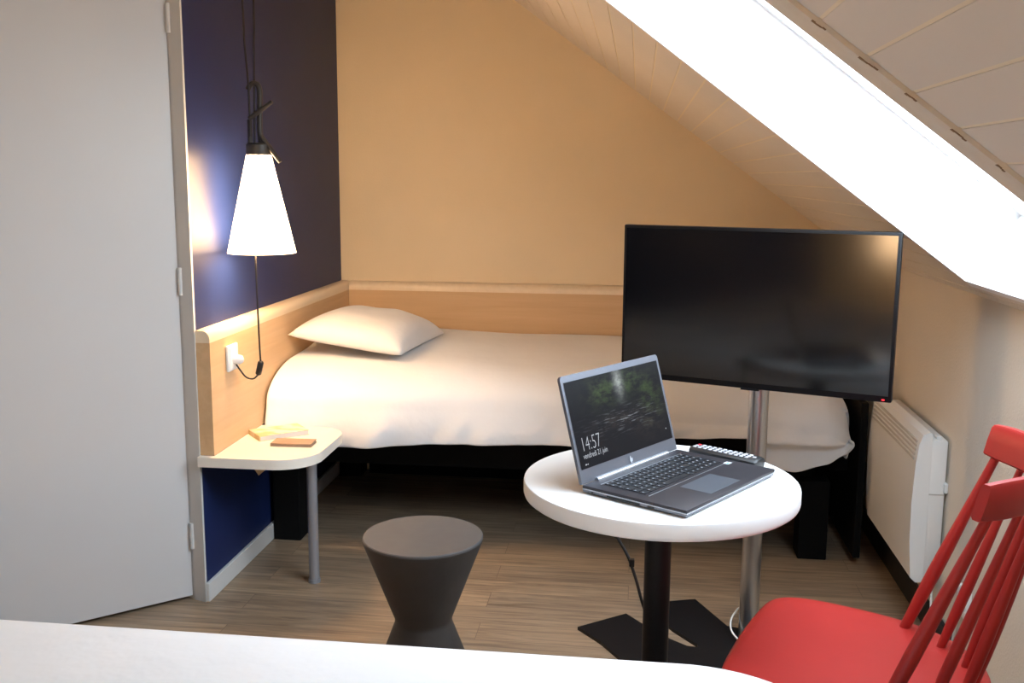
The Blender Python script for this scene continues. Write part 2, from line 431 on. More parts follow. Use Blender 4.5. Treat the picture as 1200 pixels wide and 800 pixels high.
while x > XFLAT: x -= STEP
while x < XR + .02: xs.append(x); x += STEP
xs = [v for v in xs if v < XR + .02]
edges = sorted(set([XFLAT - .02] + xs + [XR + .02]))
for a, b in zip(edges, edges[1:]):
    if b - a < .008: continue
    cuts = [a + G / 2] + [c for c in (OX0, OX1) if a + G < c < b - G] + [b - G / 2]
    for p, q in zip(cuts, cuts[1:]):
        mid = (p + q) / 2
        if OX0 < mid < OX1:
            strip(bm, p, q, yfar(p), yfar(q), YB + .02, YB + .02, 0, .006, 0)
            strip(bm, p, q, YF, YF, ynear(p) - TR, ynear(q) - TR, 0, .006, 0)
        else:
            strip(bm, p, q, YF, YF, YB + .02, YB + .02, 0, .006, 0)
# backing seen in the grooves
for p, q, op in ((XFLAT - .05, OX0, 0), (OX0, OX1, 1), (OX1, XR + .05, 0)):
    if op:
        strip(bm, p, q, yfar(p), yfar(q), YB + .05, YB + .05, .0014, .05, 1)
        strip(bm, p, q, YF - .05, YF - .05, ynear(p), ynear(q), .0014, .05, 1)
    else:
        strip(bm, p, q, YF - .05, YF - .05, YB + .05, YB + .05, .0014, .05, 1)
box(bm, (XW - .1, YF - .1, ZC), (XFLAT + .02, YB + .1, ZC + .1), mi=2)
struct('ceiling', bm, [M_['boards'], M_['groove'], M_['wall']])

# cream trim along the near edge, with dark gaps where the board ends meet it
bm = new()
strip(bm, OX0 - .02, OX1, ynear(OX0) - TR, ynear(OX1) - TR, ynear(OX0), ynear(OX1), -.006, .02, 0)
k = 0
for xg in edges:
    if not (.16 < xg < .6): continue
    k += 1
    yy = ynear(xg) - TR
    L = (.010, .017, .023, .014, .020, .012)[k % 6]
    pts = [(xg - .006 + L * t, yy + .003 + .006 * sin(t * 4 + k) * t) for t in (0, .25, .5, .75, 1)]
    for (xa, ya), (xb, yb_), w in zip(pts, pts[1:], (.004, .0026, .0022, .0030)):
        strip(bm, xa, xb, ya - w, ya - w, ya + w, ya + w, -.0068, -.0058, 1)
struct('trim_2', bm, [M_['trimcream'], M_['dirt']])

# roof window: lining, frame, glass
RD = .215
def on_slope(x, y, d): return Vector((x, y, zslope(x))) + NRM * d
bm = new()
c0 = [(OX0, ynear(OX0)), (OX1, ynear(OX1)), (OX1, yfar(OX1)), (OX0, yfar(OX0))]
T = .02
def grow(c, g):
    sx = (-1, 1, 1, -1); sy = (-1, -1, 1, 1)
    return [(c[i][0] + sx[i] * g, c[i][1] + sy[i] * g) for i in range(4)]
def rim(bm, inner, outer, d0, d1, mi=0):
    A = [bm.verts.new(on_slope(*p, d0)) for p in inner]; B = [bm.verts.new(on_slope(*p, d1)) for p in inner]
    A2 = [bm.verts.new(on_slope(*p, d0)) for p in outer]; B2 = [bm.verts.new(on_slope(*p, d1)) for p in outer]
    for i in range(4):
        j = (i + 1) % 4
        for q in ((A[i], A[j], B[j], B[i]), (A2[i], A2[j], B2[j], B2[i]), (A[i], A[j], A2[j], A2[i]), (B[i], B[j], B2[j], B2[i])):
            bm.faces.new(q).material_index = mi
rim(bm, c0, grow(c0, T), -.003, RD)
win = struct('window_1', bm, M_['reveal'])
bm = new(); rim(bm, grow(c0, -.022), grow(c0, T), RD - .012, RD + .03); obj('window_frame', bm, M_['reveal'], win)
bm = new()
q = [bm.verts.new(on_slope(*p, RD + .01)) for p in grow(c0, -.015)] + [bm.verts.new(on_slope(*p, RD + .016)) for p in grow(c0, -.015)]
for f in ((0, 1, 2, 3), (7, 6, 5, 4), (0, 4, 5, 1), (1, 5, 6, 2), (2, 6, 7, 3), (3, 7, 4, 0)): bm.faces.new([q[i] for i in f])
obj('window_glass', bm, M_['glass'], win)
# ------------------------------------------------------------------ headboard panels round the bed
HBS = thing('headboard', 'beech headboard panel on the navy wall with the socket in it', 'headboard', (XL, 3.68, .48))
HBB = thing('headboard', 'long beech headboard panel on the cream wall behind the bed', 'headboard', (-.2, YB, 0))
def hb_panel(name, along, a0, a1, m):
    bm = new()
    zb = .4805 if along == 'y' else .001
    prof = [(.0015, zb), (.046, zb), (.046, .834), (.0015, .834)]
    f0 = []
    rings = []
    for a in (a0, a1):
        rings.append([bm.verts.new((XL + o, a, z) if along == 'y' else (a, YB - o, z)) for o, z in prof])
    n = len(prof)
    for i in range(n): bm.faces.new((rings[0][i], rings[0][(i + 1) % n], rings[1][(i + 1) % n], rings[1][i]))
    bm.faces.new(rings[0][::-1]); bm.faces.new(rings[1])
    return obj(name, bm, m, HBS if along == 'y' else HBB)
def hb_trim(along, a0, a1):
    bm = new()
    prof = [(.002, .834), (.046, .834)]
    for k in range(7):
        t = radians(90 * k / 6); prof.append((.046 - .026 + .026 * cos(t), .846 + .026 * sin(t)))
    prof.append((.002, .872))
    rings = [[bm.verts.new((XL + o, a, z) if along == 'y' else (a, YB - o, z)) for o, z in prof] for a in (a0, a1)]
    n = len(prof)
    for i in range(n): bm.faces.new((rings[0][i], rings[0][(i + 1) % n], rings[1][(i + 1) % n], rings[1][i]))
    bm.faces.new(rings[0][::-1]); bm.faces.new(rings[1])
    o = obj('edge_trim', bm, M_['beechedge'], HBS if along == 'y' else HBB, True, angle=50); o['label'] = 'pale rounded top edge'
hb_panel('panel', 'y', 2.908, YB - .001, M_['beechy'])
hb_panel('panel', 'x', XL + .047, XR - .004, M_['beechx'])
hb_trim('y', 2.908, YB - .001); hb_trim('x', XL + .047, XR - .004)

# ------------------------------------------------------------------ single bed at the back
BX0, BX1, BY0, BY1 = -1.27, .70, 3.50, 4.405
bed = thing('single_bed', 'black framed single bed under white duvet along the cream wall', 'bed', (-.3, 3.95, 0))
bm = new()
box(bm, (BX0, BY0 + .10, .27), (BX1 - .05, BY1, .445), .006)
obj('bed_frame', bm, M_['blackbed'], bed)
for (xa, xb, ya, yb_) in ((-1.315, -1.213, 3.475, 3.62), (.595, .695, 3.545, 3.65), (-1.31, -1.21, 4.30, 4.40), (.595, .695, 4.30, 4.40)):
    bm = new(); box(bm, (xa, ya, 0), (xb, yb_, .29), .004); obj('leg', bm, M_['blackbed'], bed)
bm = new(); box(bm, (-1.19, 4.36, .0), (.58, 4.405, .27), .004); obj('shadow_board', bm, M_['blackbed'], bed)  # black sheet added to stand for the shade under the bed
bm = new(); box(bm, (.775, 3.50, .03), (.80, 4.405, .585), .004); obj('foot_board', bm, M_['blackbed'], bed)
bm = new(); box(bm, (BX0 + .01, BY0 + .10, .445), (BX1 - .06, BY1, .56), .04, 4); obj('mattress', bm, M_['pillow'], bed, True)
for ya, yb_ in ((4.25, 4.36), (3.66, 3.72)):
    bm = new(); box(bm, (.70, ya, .30), (.776, yb_, .34)); obj('foot_bracket', bm, M_['blackbed'], bed)

def hem(x): return interp(x, [(-1.30, .395), (-1.05, .385), (-.6, .398), (-.2, .405), (.2, .448), (.405, .462), (.452, .352), (.55, .338), (.66, .368), (.72, .40), (.76, .47)])
def duvet_far():
    bm = new()
    nx, X0, X1 = 110, -1.279, .742
    # profile parameter: top back -> front lip -> hem
    nt = 44; rows = []
    for i in range(nx + 1):
        x = X0 + (X1 - X0) * i / nx
        zt = interp(x, [(-1.3, .672), (-.9, .668), (-.2, .655), (.4, .640), (.65, .622), (.745, .575)])
        hz = hem(x) + .012; row = []
        ex = min(1.0, (X1 - x) / .16); ex = sqrt(max(0, 1 - (1 - ex) ** 2)) if ex < 1 else 1.0   # rounding toward the foot end
        for j in range(nt + 1):
            t = j / nt
            if t < .42:
                u = t / .42; y = 4.41 - (4.41 - 3.66) * u; z = zt + .012 * sin(u * pi)
            elif t < .64:
                u = (t - .42) / .22; a = u * pi / 2
                y = 3.66 - .235 * sin(a); z = zt - .13 * (1 - cos(a))
            else:
                u = (t - .64) / .36; y = 3.425 - .022 * sin(u * pi * .6) + .004 * u; z = (zt - .13) + (hz - zt + .13) * u
            w = max(0, (t - .45) / .55)
            f = noise.noise(Vector((x * 5.0, t * 1.2, 3.1))) * .026 + noise.noise(Vector((x * 12 + t * 2.5, t * 2, 8))) * .013
            y += f * w * 1.0
            z += noise.noise(Vector((x * 3, y * 4, 1.7))) * .010 * (1 - w)
            if x > .36 and t > .64: y += .055 * min(1, (x - .36) / .08) * min(1, max(0, (.452 - z) / .02))   # tucked-under flap at the corner
            if x > .30 and t > .64: y += .03 * min(1, (x - .30) / .2) * ((t - .64) / .36) * -1.0
            yy = y + (1 - ex) * .08 if t > .5 else y
            yy -= .085 * interp(x, [(-1.28, 1), (-1.0, .75), (-.45, 0)]) * min(1, max(0, t - .40) / .18)
            row.append(bm.verts.new((x, yy, z)))
        rows.append(row)
    for a, b in zip(rows, rows[1:]):
        for j in range(nt): bm.faces.new((a[j], b[j], b[j + 1], a[j + 1]))
    # foot end drop
    last = rows[-1]; prev = last
    for k, (dx, dz) in enumerate(((.006, .05), (.004, .12), (-.004, .2))):
        cur = []
        for v0 in last:
            z = max(min(v0.co.z, .575) - dz, .37 + .02 * sin(v0.co.y * 9)) if v0.co.z > .47 else v0.co.z
            cur.append(bm.verts.new((last[0].co.x + dx, v0.co.y, min(z, v0.co.z))))
        for j in range(len(last) - 1):
            try: bm.faces.new((prev[j], cur[j], cur[j + 1], prev[j + 1]))
            except ValueError: pass
        prev = cur
    return bm
o = obj('duvet', duvet_far(), M_['duvet'], None, True, angle=80)
s = o.modifiers.new('thick', 'SOLIDIFY'); s.thickness = .012; s.offset = -1
s = o.modifiers.new('sub', 'SUBSURF'); s.levels = 1; s.render_levels = 1
tag(o, 'white duvet hanging over the front of the single bed by the wall', 'duvet')

def pillow_bm(w, d, h):
    bm = new(); n = 34; top = {}; bot = {}
    for i in range(n + 1):
        for j in range(n + 1):
            u = i / n * 2 - 1; v = j / n * 2 - 1
            e = max(0, 1 - abs(u) ** 3.2) ** .52 * max(0, 1 - abs(v) ** 3.2) ** .52
            pin = 1 - .07 * (1 - abs(u) ** 2) * abs(v) ** 4; pin2 = 1 - .07 * (1 - abs(v) ** 2) * abs(u) ** 4
            x = u * w / 2 * pin2; y = v * d / 2 * pin
            r = noise.noise(Vector((u * 2.1, v * 2.1, 4))) * .008 * e
            zt = h * .66 * e + r
            top[i, j] = bm.verts.new((x, y, zt))
            if 0 < i < n and 0 < j < n: bot[i, j] = bm.verts.new((x, y, -h * .20 * e ** .8))
            else: bot[i, j] = top[i, j]
    for i in range(n):
        for j in range(n):
            bm.faces.new((top[i, j], top[i + 1, j], top[i + 1, j + 1], top[i, j + 1]))
            a = [bot[i, j + 1], bot[i + 1, j + 1], bot[i + 1, j], bot[i, j]]
            try: bm.faces.new(a)
            except ValueError: pass
    return bm
o = obj('pillow', pillow_bm(.45, .54, .138), M_['pillow'], None, True, angle=180)
o.location = (-1.030, 3.83, .728); o.rotation_euler = (radians(0), radians(7), radians(-6))
tag(o, 'plump white pillow lying on the duvet against the beech headboard', 'pillow')

# ------------------------------------------------------------------ wall shelf table beside the bed
ns = thing('bedside_table', 'pale rounded bedside shelf table on one grey leg under the headboard', 'table', (-1.15, 3.09, 0))
rr_ = roundrect(XL + .0465, -.972, 2.885, 3.31, [.10, 0, 0, .13], 12); k_ = rr_.index((XL + .0465, 2.885))
rr_[k_:k_ + 1] = [(XL + .0465, 2.9075), (XL + .001, 2.9075), (XL + .001, 2.885)]
bm = new(); prism(bm, rr_, .449, .480)
obj('tabletop', bm, M_['whitecream'], ns, True)
bm = new(); lathe(bm, [(.0170, 0), (.0170, .449)], (-1.042, 3.11), 28); obj('leg', bm, M_['greymetal'], ns, True)
bm = new(); lathe(bm, [(.020, 0), (.020, .012)], (-1.042, 3.11), 28); obj('foot', bm, M_['greymetal'], ns, True)
bm = new()
q_ = [at_y(286, 535, 3.05), at_y(303, 557, 3.05), at_y(331, 538, 3.05)]; q_[0].z = q_[2].z = .449
a = [bm.verts.new(p) for p in [tuple(v) for v in q_] + [(v.x, 3.085, v.z) for v in q_]]
for f in ((0, 1, 2), (5, 4, 3), (0, 3, 4, 1), (1, 4, 5, 2), (2, 5, 3, 0)): bm.faces.new([a[i] for i in f])
o = obj('bracket', bm, M_['beechy'], ns); o['label'] = 'small wooden wedge under the top'

# magazine and brown notebook
def rotz_box(bm, c, ang, size, z0, z1, bevel=0, mi=0, off=(0, 0)):
    m = Matrix.Translation((c[0], c[1], 0)) @ Matrix.Rotation(ang, 4, 'Z')
    return box(bm, (off[0] - size[0] / 2, off[1] - size[1] / 2, z0), (off[0] + size[0] / 2, off[1] + size[1] / 2, z1), bevel, mi=mi, mtx=m)
mg = thing('magazine', 'small white and yellow booklet on the bedside shelf', 'booklet', (-1.178, 3.19, .480))
ang = radians(40)
bm = new(); rotz_box(bm, (-1.178, 3.19), ang, (.165, .105), 0.4815, 0.4955); obj('pages', bm, M_['paper'], mg)
bm = new(); rotz_box(bm, (-1.178, 3.19), ang, (.170, .110), 0.4955, 0.4972, .0006); rotz_box(bm, (-1.178, 3.19), ang, (.170, .110), 0.4802, 0.4816, .0005)
rotz_box(bm, (-1.178, 3.19), ang, (.003, .110), 0.4802, 0.4972, 0, 0, (-.0850, 0))
obj('cover', bm, M_['magazine'], mg)
nb = thing('notebook', 'thin brown notebook on the bedside shelf in front of the booklet', 'notebook', (-1.088, 3.078, .480))
ang = radians(2)
bm = new(); rotz_box(bm, (-1.088, 3.078), ang, (.132, .068), 0.4802, 0.4822, .0006); rotz_box(bm, (-1.088, 3.078), ang, (.132, .068), 0.4888, 0.4906, .0008)
rotz_box(bm, (-1.088, 3.078), ang, (.003, .068), 0.4802, 0.4906, 0, 0, (-.066, 0)); obj('cover', bm, M_['brown'], nb)
bm = new(); rotz_box(bm, (-1.088, 3.078), ang, (.127, .064), 0.4822, 0.4888); obj('pages', bm, M_['brown'], nb)

# ------------------------------------------------------------------ socket on the headboard
HBX = XL + .046
so = thing('power_socket', 'white double power socket on the headboard beside the lamp cord', 'socket', (HBX, 3.062, .762))
bm = new(); box(bm, (HBX + .0004, 3.022, .722), (HBX + .011, 3.102, .806), .004, 3); obj('cover_plate', bm, M_['socket'], so, True)
bm = new(); box(bm, (HBX + .010, 3.030, .730), (HBX + .0125, 3.094, .798), .001); obj('socket_face', bm, M_['socket'], so)

# ------------------------------------------------------------------ pendant lamps
LX, LY = -1.194, 3.13
def make_lamp(lx, ly, label, full=True, dz=0.0):
    SH = M_['shade'] if full else M_['shade2']
    L = thing('pendant_lamp', label, 'lamp', (lx, ly, 1.093), 0, None)
    def W(p): return (p[0] - LX + lx, p[1] - LY + ly, p[2])
    bm = new()
    lathe(bm, [(.0375, 1.405), (.1075, 1.095), (.1045, 1.095), (.0345, 1.404)], (lx, ly), 64, cap=False)
    obj('lamp_shade', bm, SH, L, True, angle=60)
    bm = new(); lathe(bm, [(.038, 1.402), (.039, 1.406), (.039, 1.434), (.034, 1.440), (.006, 1.441)], (lx, ly), 40); obj('cap', bm, M_['slate'], L, True)
    bm = new()
    B = [at_y(293, 168, LY), at_y(293, 138, LY), at_y(291.5, 112, LY), at_y(293, 102, LY), at_y(298, 98.5, LY), at_y(303.5, 103, LY), at_y(305, 115, LY), at_y(304.5, 140, LY), at_y(306, 168, LY)]
    # hook: open loop from the inner left back over to the thick right stem
    tube(bm, [W(p) for p in spline([at_y(290.5, 105, LY), at_y(293, 100, LY), at_y(297.5, 97.5, LY), at_y(302.5, 100.5, LY), at_y(304.5, 110, LY), at_y(304.5, 130, LY), at_y(304.5, 150, LY), at_y(306, 168, LY)], 6)], .0088, 10)
    tube(bm, [W(at_y(293.5, 170, LY)), W(at_y(292.5, 140, LY))], .0080, 10)
    obj('hook_handle', bm, M_['slate'], L, True, angle=60)
    for (pa, pb, w, lab) in (((292, 139), (319, 119), .0078, None), ((305, 158), (328.5, 190), .0085, None)):
        bm = new(); a = Vector(W(at_y(*pa, LY - .01))); b = Vector(W(at_y(*pb, LY - .01)))
        tube(bm, [a, a.lerp(b, .5), b], [w, w * .95, w * .8], 10); obj('cord_prong', bm, M_['slate'], L, True, angle=60)
    bm = new(); lathe(bm, [(.001, 1.150), (.018, 1.156), (.030, 1.178), (.030, 1.196), (.018, 1.226), (.014, 1.24), (.014, 1.404)], (lx, ly), 24)
    obj('bulb', bm, SH, L, True, angle=60)
    # supply cord: over the hook, up to the ceiling and back, then down the shade to the switch and plug
    zc = ZC if lx < XFLAT else zslope(lx)
    bm = new()
    tube(bm, spline([W(at_y(298.5, 169, LY)), W(at_y(297.5, 60, LY)), W(at_y(297, 0, LY)), (lx - .0, ly, zc - dz)], 8), .0034, 8)
    tube(bm, spline([W(at_y(293.5, 160, LY - .012)), W(at_y(291, 100, LY - .012)), W(at_y(286.5, 50, LY)), W(at_y(284, 0, LY)), (lx - .05, ly, zc - dz)], 8), .0034, 8)
    F = ly - .115
    fr = [at_y(297, 168, LY), at_y(298, 200, LY - .0), at_y(299, 240, LY - .034), at_y(299.5, 298, LY - .085)]
    if full:
        dn = [at_y(302, 360, LY - .10), at_y(304.2, 405, LY - .08), at_y(305.5, 424, LY - .075)]
        tube(bm, spline([W(p) for p in fr + dn], 8), .0030, 8)
        sw0, sw1 = at_y(306, 423, LY - .075), at_y(302.5, 439, LY - .07)
        pl = Vector((HBX + .03, 3.062, .755))
        tube(bm, spline([sw1, at_y(297, 443.5, LY - .072), at_y(289, 442, LY - .072), at_y(282, 434, LY - .072), at_y(276.5, 424.5, LY - .072), pl + Vector((.012, 0, 0))], 8), .0028, 8)
        obj('cord', bm, M_['cordb'], L, True, angle=60)
        b3 = new(); d = (sw1 - sw0).normalized()
        tube(b3, [sw0, sw0 + d * .004, sw1 - d * .004, sw1], [.006, .0095, .0095, .006], 12); obj('inline_switch', b3, M_['cordb'], L, True, angle=50)
        b3 = new(); tube(b3, [(HBX + .0128, 3.062, .758), (HBX + .035, 3.062, .756), (HBX + .043, 3.062, .754)], [.0165, .0150, .006], 16); obj('plug', b3, M_['socket'], L, True, angle=50)
    else:
        obj('cord', bm, M_['cordb'], L, True, angle=60)
    L.location.z += dz
    return L
make_lamp(LX, LY, 'lit white cone pendant lamp hanging by a black hook beside the navy wall')

def lamp_light(name, loc, power, size, col=WARM):
    l = bpy.data.lights.new(name, 'POINT'); l.energy = power; l.color = col; l.shadow_soft_size = size
    o = bpy.data.objects.new(name, l); COL.objects.link(o); o.location = loc; return o
lamp_light('bulb_light', (LX, LY, 1.12), K_BULB, .035)

# ------------------------------------------------------------------ hourglass stool
st = thing('stool', 'dark taupe hourglass stool on the floor near the bedside shelf', 'stool', (-.515, 2.385, 0))
SC = (-.515, 2.385)
bm = new()
lathe(bm, [(.150, .0), (.153, .004), (.152, .012), (.0735, .222), (.0725, .230), (.0735, .238), (.150, .440), (.151, .4460)], SC, 72)
obj('body', bm, M_['stoolshaded'], st, True, angle=30)
bm = new(); lathe(bm, [(.1510, .4460), (.1505, .4505), (.148, .4525), (.01, .4520)], SC, 72); obj('seat', bm, M_['stool'], st, True, angle=30)

# ------------------------------------------------------------------ round table
TC = (.058, 2.0)
tb = thing('round_table', 'small round white table on a black column carrying the open laptop', 'table', (*TC, 0))
bm = new(); lathe(bm, [(.02, .7055), (.270, .7055), (.2745, .709), (.276, .714), (.276, .734), (.2745, .7385), (.271, .7400), (.02, .7400)], TC, 96); obj('tabletop', bm, M_['white'], tb, True, angle=40)
bm = new(); lathe(bm, [(.027, .012), (.027, .70)], TC, 36); obj('column', bm, M_['black'], tb, True, angle=40)
bm = new(); lathe(bm, [(.09, .697), (.09, .7055)], TC, 36); obj('mounting_plate', bm, M_['black'], tb, True, angle=40)
bm = new(); lathe(bm, [(.195, 0), (.195, .008), (.185, .013), (.04, .020), (.03, .03)], TC, 64); obj('base_plate', bm, M_['black'], tb, True, angle=30)

# ------------------------------------------------------------------ laptop
e_ = Vector((cos(.9916), sin(.9916), 0)); d_ = Vector((e_.y, -e_.x, 0))   # along the hinge, toward the user
LW, LD = .3484, .2344
lap_o = Vector((-.0967, 1.8813, .740))
lap = thing('laptop', 'open dark grey laptop on the round white table showing a lock screen', 'laptop', lap_o, atan2(-d_.x, d_.y) if False else 0)
lap.rotation_euler = (0, 0, atan2(e_.y, e_.x))     # local x along hinge, local -y toward the user
def L_obj(name, bm, m, parent=None, smooth=False): return obj(name, bm, m, parent or lap, smooth, world=False)
bm = new(); box(bm, (.001, -LD + .001, .003), (LW - .001, -.004, .0105), .0025, 2); lb = L_obj('base', bm, M_['lapgrey'], smooth=True)
bm = new(); box(bm, (0, -LD, .0102), (LW, -.004, .0165), .0018, 2); L_obj('palm_rest', bm, M_['lapdark'], smooth=True)
bm = new(); box(bm, (.0004, -LD - .0004, .0086), (LW - .0004, -.0036, .0105), .0004); L_obj('edge_strip', bm, M_['lapsil'])
for q in ((.02, -.03), (LW - .04, -.03), (.02, -LD + .02), (LW - .04, -LD + .02)):
    bm = new(); box(bm, (q[0], q[1], 0), (q[0] + .03, q[1] + .008, .0035)); L_obj('rubber_foot', bm, M_['plastic'])
# keyboard
bm = new()
kx0, kx1, ky1, rows = .030, LW - .030, -.034, 6
box(bm, (kx0 - .003, ky1 - .103, .0161), (kx1 + .003, ky1 + .003, .01672), mi=0)
kb = L_obj('keyboard', bm, M_['lapdark'])
yy = ky1
for r in range(rows):
    hgt = .011 if r == 0 else .0168
    x = kx0
    widths = [1] * 18 if r == 0 else ([1] * 13 + [1.6] + [1] * 4 if r == 1 else [1.4] + [1] * 12 + [1.2] + [1] * 4 if r == 2 else [1.7] + [1] * 11 + [1.9] + [1] * 4 if r == 3 else [1.3] + [1] * 10 + [2.3] + [1] * 4 if r == 4 else [1.2, 1, 1, 1.1, 5.2, 1.1, 1, 1, 1, 1, 1, 1])
    unit = (kx1 - kx0) / sum(widths)
    for w in widths:
        kbm = new(); box(kbm, (x + .0012, yy - hgt + .0012, .0167), (x + unit * w - .0012, yy - .0006, .0181), mi=0)
        cx = x + unit * .34; cy = yy - hgt * .40; s = .0020
        box(kbm, (cx - s, cy - s, .01811), (cx + s, cy + s * .7, .01818), mi=1)
        obj('key', kbm, [M_['key'], M_['keymark']], kb, world=False)
        x += unit * w
    yy -= hgt
bm = new(); box(bm, (kx0 - .004, ky1 + .0035, .0164), (kx1 + .004, ky1 + .0050, .0172)); box(bm, (kx0 - .004, ky1 - .1050, .0164), (kx1 + .004, ky1 - .1035, .0172)); L_obj('keyboard_rim', bm, M_['lapsil'])
bm = new(); box(bm, (.115, -LD + .016, .0163), (.230, -LD + .083, .01685), .0002); L_obj('touchpad', bm, M_['pad'])
bm = new(); box(bm, (LW - .034, -LD + .088, .0163), (LW - .018, -LD + .100, .01680)); L_obj('sticker', bm, M_['sticker'])
bm = new(); box(bm, (LW - .032, -LD + .090, .0168), (LW - .022, -LD + .0945, .01695)); L_obj('sticker_print', bm, M_['stickerblue'])
bm = new()
for (a, b, z0, z1) in ((-.062, -.135, .0050, .0078),): box(bm, (-.0004, b, z0), (.002, a, z1))
box(bm, (-.0004, -.166, .0046), (.002, -.152, .0082)); box(bm, (-.0004, -.03, .0052), (.002, -.026, .0078))
L_obj('ports', bm, M_['port'])
bm = new(); tube(bm, [(.045, -.006, .0165), (LW - .045, -.006, .0165)], .0055, 12); L_obj('hinge', bm, M_['lapsil'], smooth=True)
# lid, tilted back
LH = .2114; TILT = .284
LM = Matrix.Translation((0, -.004, .0165)) @ Matrix.Rotation(-TILT, 4, 'X')   # local z up the lid, -y is the screen side
def lid_box(bm, x0, x1, z0, z1, y0, y1, bev=0): return box(bm, (x0, y0, z0), (x1, y1, z1), bev, mtx=LM)
bm = new()
pts = roundrect(0, LW, 0, LH, [.008, .008, .003, .003], 6)
f = [bm.verts.new(LM @ Vector((p[0], 0, p[1]))) for p in pts]; g = [bm.verts.new(LM @ Vector((p[0], .0062, p[1]))) for p in pts]
bm.faces.new(f); bm.faces.new(g[::-1])
for i in range(len(pts)): bm.faces.new((f[i], f[(i + 1) % len(pts)], g[(i + 1) % len(pts)], g[i]))
lid = L_obj('lid', bm, M_['lapgrey'])
bm = new()
sx0, sx1, sz0, sz1 = .0075, LW - .0075, .027, LH - .013
vs = [bm.verts.new(LM @ Vector(p)) for p in ((sx0, -.0006, sz0), (sx1, -.0006, sz0), (sx1, -.0006, sz1), (sx0, -.0006, sz1))]
ff = bm.faces.new(vs); uv = bm.loops.layers.uv.new('UVMap')
for lp, c in zip(ff.loops, ((0, 0), (1, 0), (1, 1), (0, 1))): lp[uv].uv = c
bm2 = bm
me = bpy.data.meshes.new('display'); bm.normal_update(); bm.to_mesh(me); bm.free(); me.materials.append(M_['screen'])
disp = link('display', me, lid)
def text_part(name, body, x, z, size, parent, m, shear=0, wscale=1.0, thin=0.0):
    cu = bpy.data.curves.new('t', 'FONT'); cu.body = body; cu.size = size; cu.shear = shear; cu.resolution_u = 3; cu.offset = -thin
    to = bpy.data.objects.new('t', cu); COL.objects.link(to)
    dg = bpy.context.evaluated_depsgraph_get(); dg.update()
    me = bpy.data.meshes.new_from_object(to.evaluated_get(dg)); bpy.data.objects.remove(to)
    me.name = name
    for v in me.vertices:
        v.co = LM @ Vector((x + v.co.x * wscale, -.0012, z + v.co.y))
    me.materials.clear(); me.materials.append(m)
    return link(name, me, parent)
text_part('clock_text', '14:57', .020, .060, .040, disp, M_['screentext'], 0, .74, .0007)
text_part('date_text', 'vendredi 21 juin', .021, .0455, .0155, disp, M_['screentext'], 0, .80, .0)
bm = new(); lid_box(bm, .0225, .0275, .033, .0355, -.0013, -.0007); lid_box(bm, .030, .0315, .033, .0355, -.0013, -.0007); obj('status_icon', bm, M_['screentext'], disp, world=False)
bm = new(); lid_box(bm, LW - .028, LW - .0255, .050, .0522, -.0013, -.0007); obj('network_icon', bm, M_['screentext'], disp, world=False)
# small round maker's emblem with two slanted strokes, on the chin of the lid
bm = new()
ec = (LW * .5, .0135); er = .0072
c_ = [bm.verts.new(LM @ Vector((ec[0] + er * cos(2 * pi * k / 28), -.0008, ec[1] + er * sin(2 * pi * k / 28)))) for k in range(28)]; bm.faces.new(c_)
emb = obj('emblem', bm, M_['lapgrey'], lid, world=False)
bm = new()
for x0, zb, zt in ((-.0034, -.0036, .0074), (.0006, -.0074, .0036)):
    v = [bm.verts.new(LM @ Vector((ec[0] + x0 + sh, -.0014, ec[1] + z))) for sh, z in ((-.0014 * 1 + zb * .3, zb), (-.0002 + zb * .3, zb), (-.0002 + zt * .3, zt), (-.0014 + zt * .3, zt))]; bm.faces.new(v)
for x0, z0 in ((-.0016, -.0036), (.0030, -.0036)):
    v = [bm.verts.new(LM @ Vector((ec[0] + x0 + sh + z * .3, -.0014, ec[1] + z))) for sh, z in ((-.0006, z0), (.0006, z0), (.0006, .0030), (-.0006, .0030))]; bm.faces.new(v)
obj('emblem_letters', bm, M_['sticker'], emb, world=False)

# ------------------------------------------------------------------ remote control
ra, rb = Vector((.134, 2.196, 0)), Vector((.268, 2.102, 0))
rd = (rb - ra).normalized(); rn = Vector((-rd.y, rd.x, 0))
rc = thing('remote_control', 'black remote control lying beside the laptop on the round table', 'remote', ((ra + rb) / 2) + Vector((0, 0, .740)))
rc.rotation_euler = (0, 0, atan2(rd.y, rd.x))
RL, RW = (rb - ra).length, .046
bm = new()
prof = [(-RW / 2, .004), (-RW / 2 + .004, .0), (RW / 2 - .004, .0), (RW / 2, .004), (RW / 2, .016), (RW / 2 - .007, .0205), (-RW / 2 + .007, .0205), (-RW / 2, .016)]
rings = []
for t, s in ((-.5, .75), (-.485, .95), (-.46, 1), (.46, 1), (.485, .95), (.5, .75)):
    rings.append([bm.verts.new((t * RL, y * s, .0105 + (z - .0105) * (1 if abs(t) < .47 else .9) if z > 0 else z)) for y, z in prof])
for a, b in zip(rings, rings[1:]):
    for k in range(8): bm.faces.new((a[k], a[(k + 1) % 8], b[(k + 1) % 8], b[k]))
bm.faces.new(rings[0][::-1]); bm.faces.new(rings[-1])
obj('body', bm, M_['plastic'], rc, True, world=False)
k = 0
for i in range(12):
    for j in range(3):
        if i == 11 and j != 1: continue
        bm = new(); x = -RL * .44 + RL * .85 * i / 11; y = (j - 1) * .0105
        box(bm, (x - .0038, y - .0032, .0202), (x + .0038, y + .0032, .0219), .0008, 1)
        obj('button', bm, M_['remotered'] if (i == 0 and j == 2) else M_['remotekey'], rc, world=False)
        k += 1

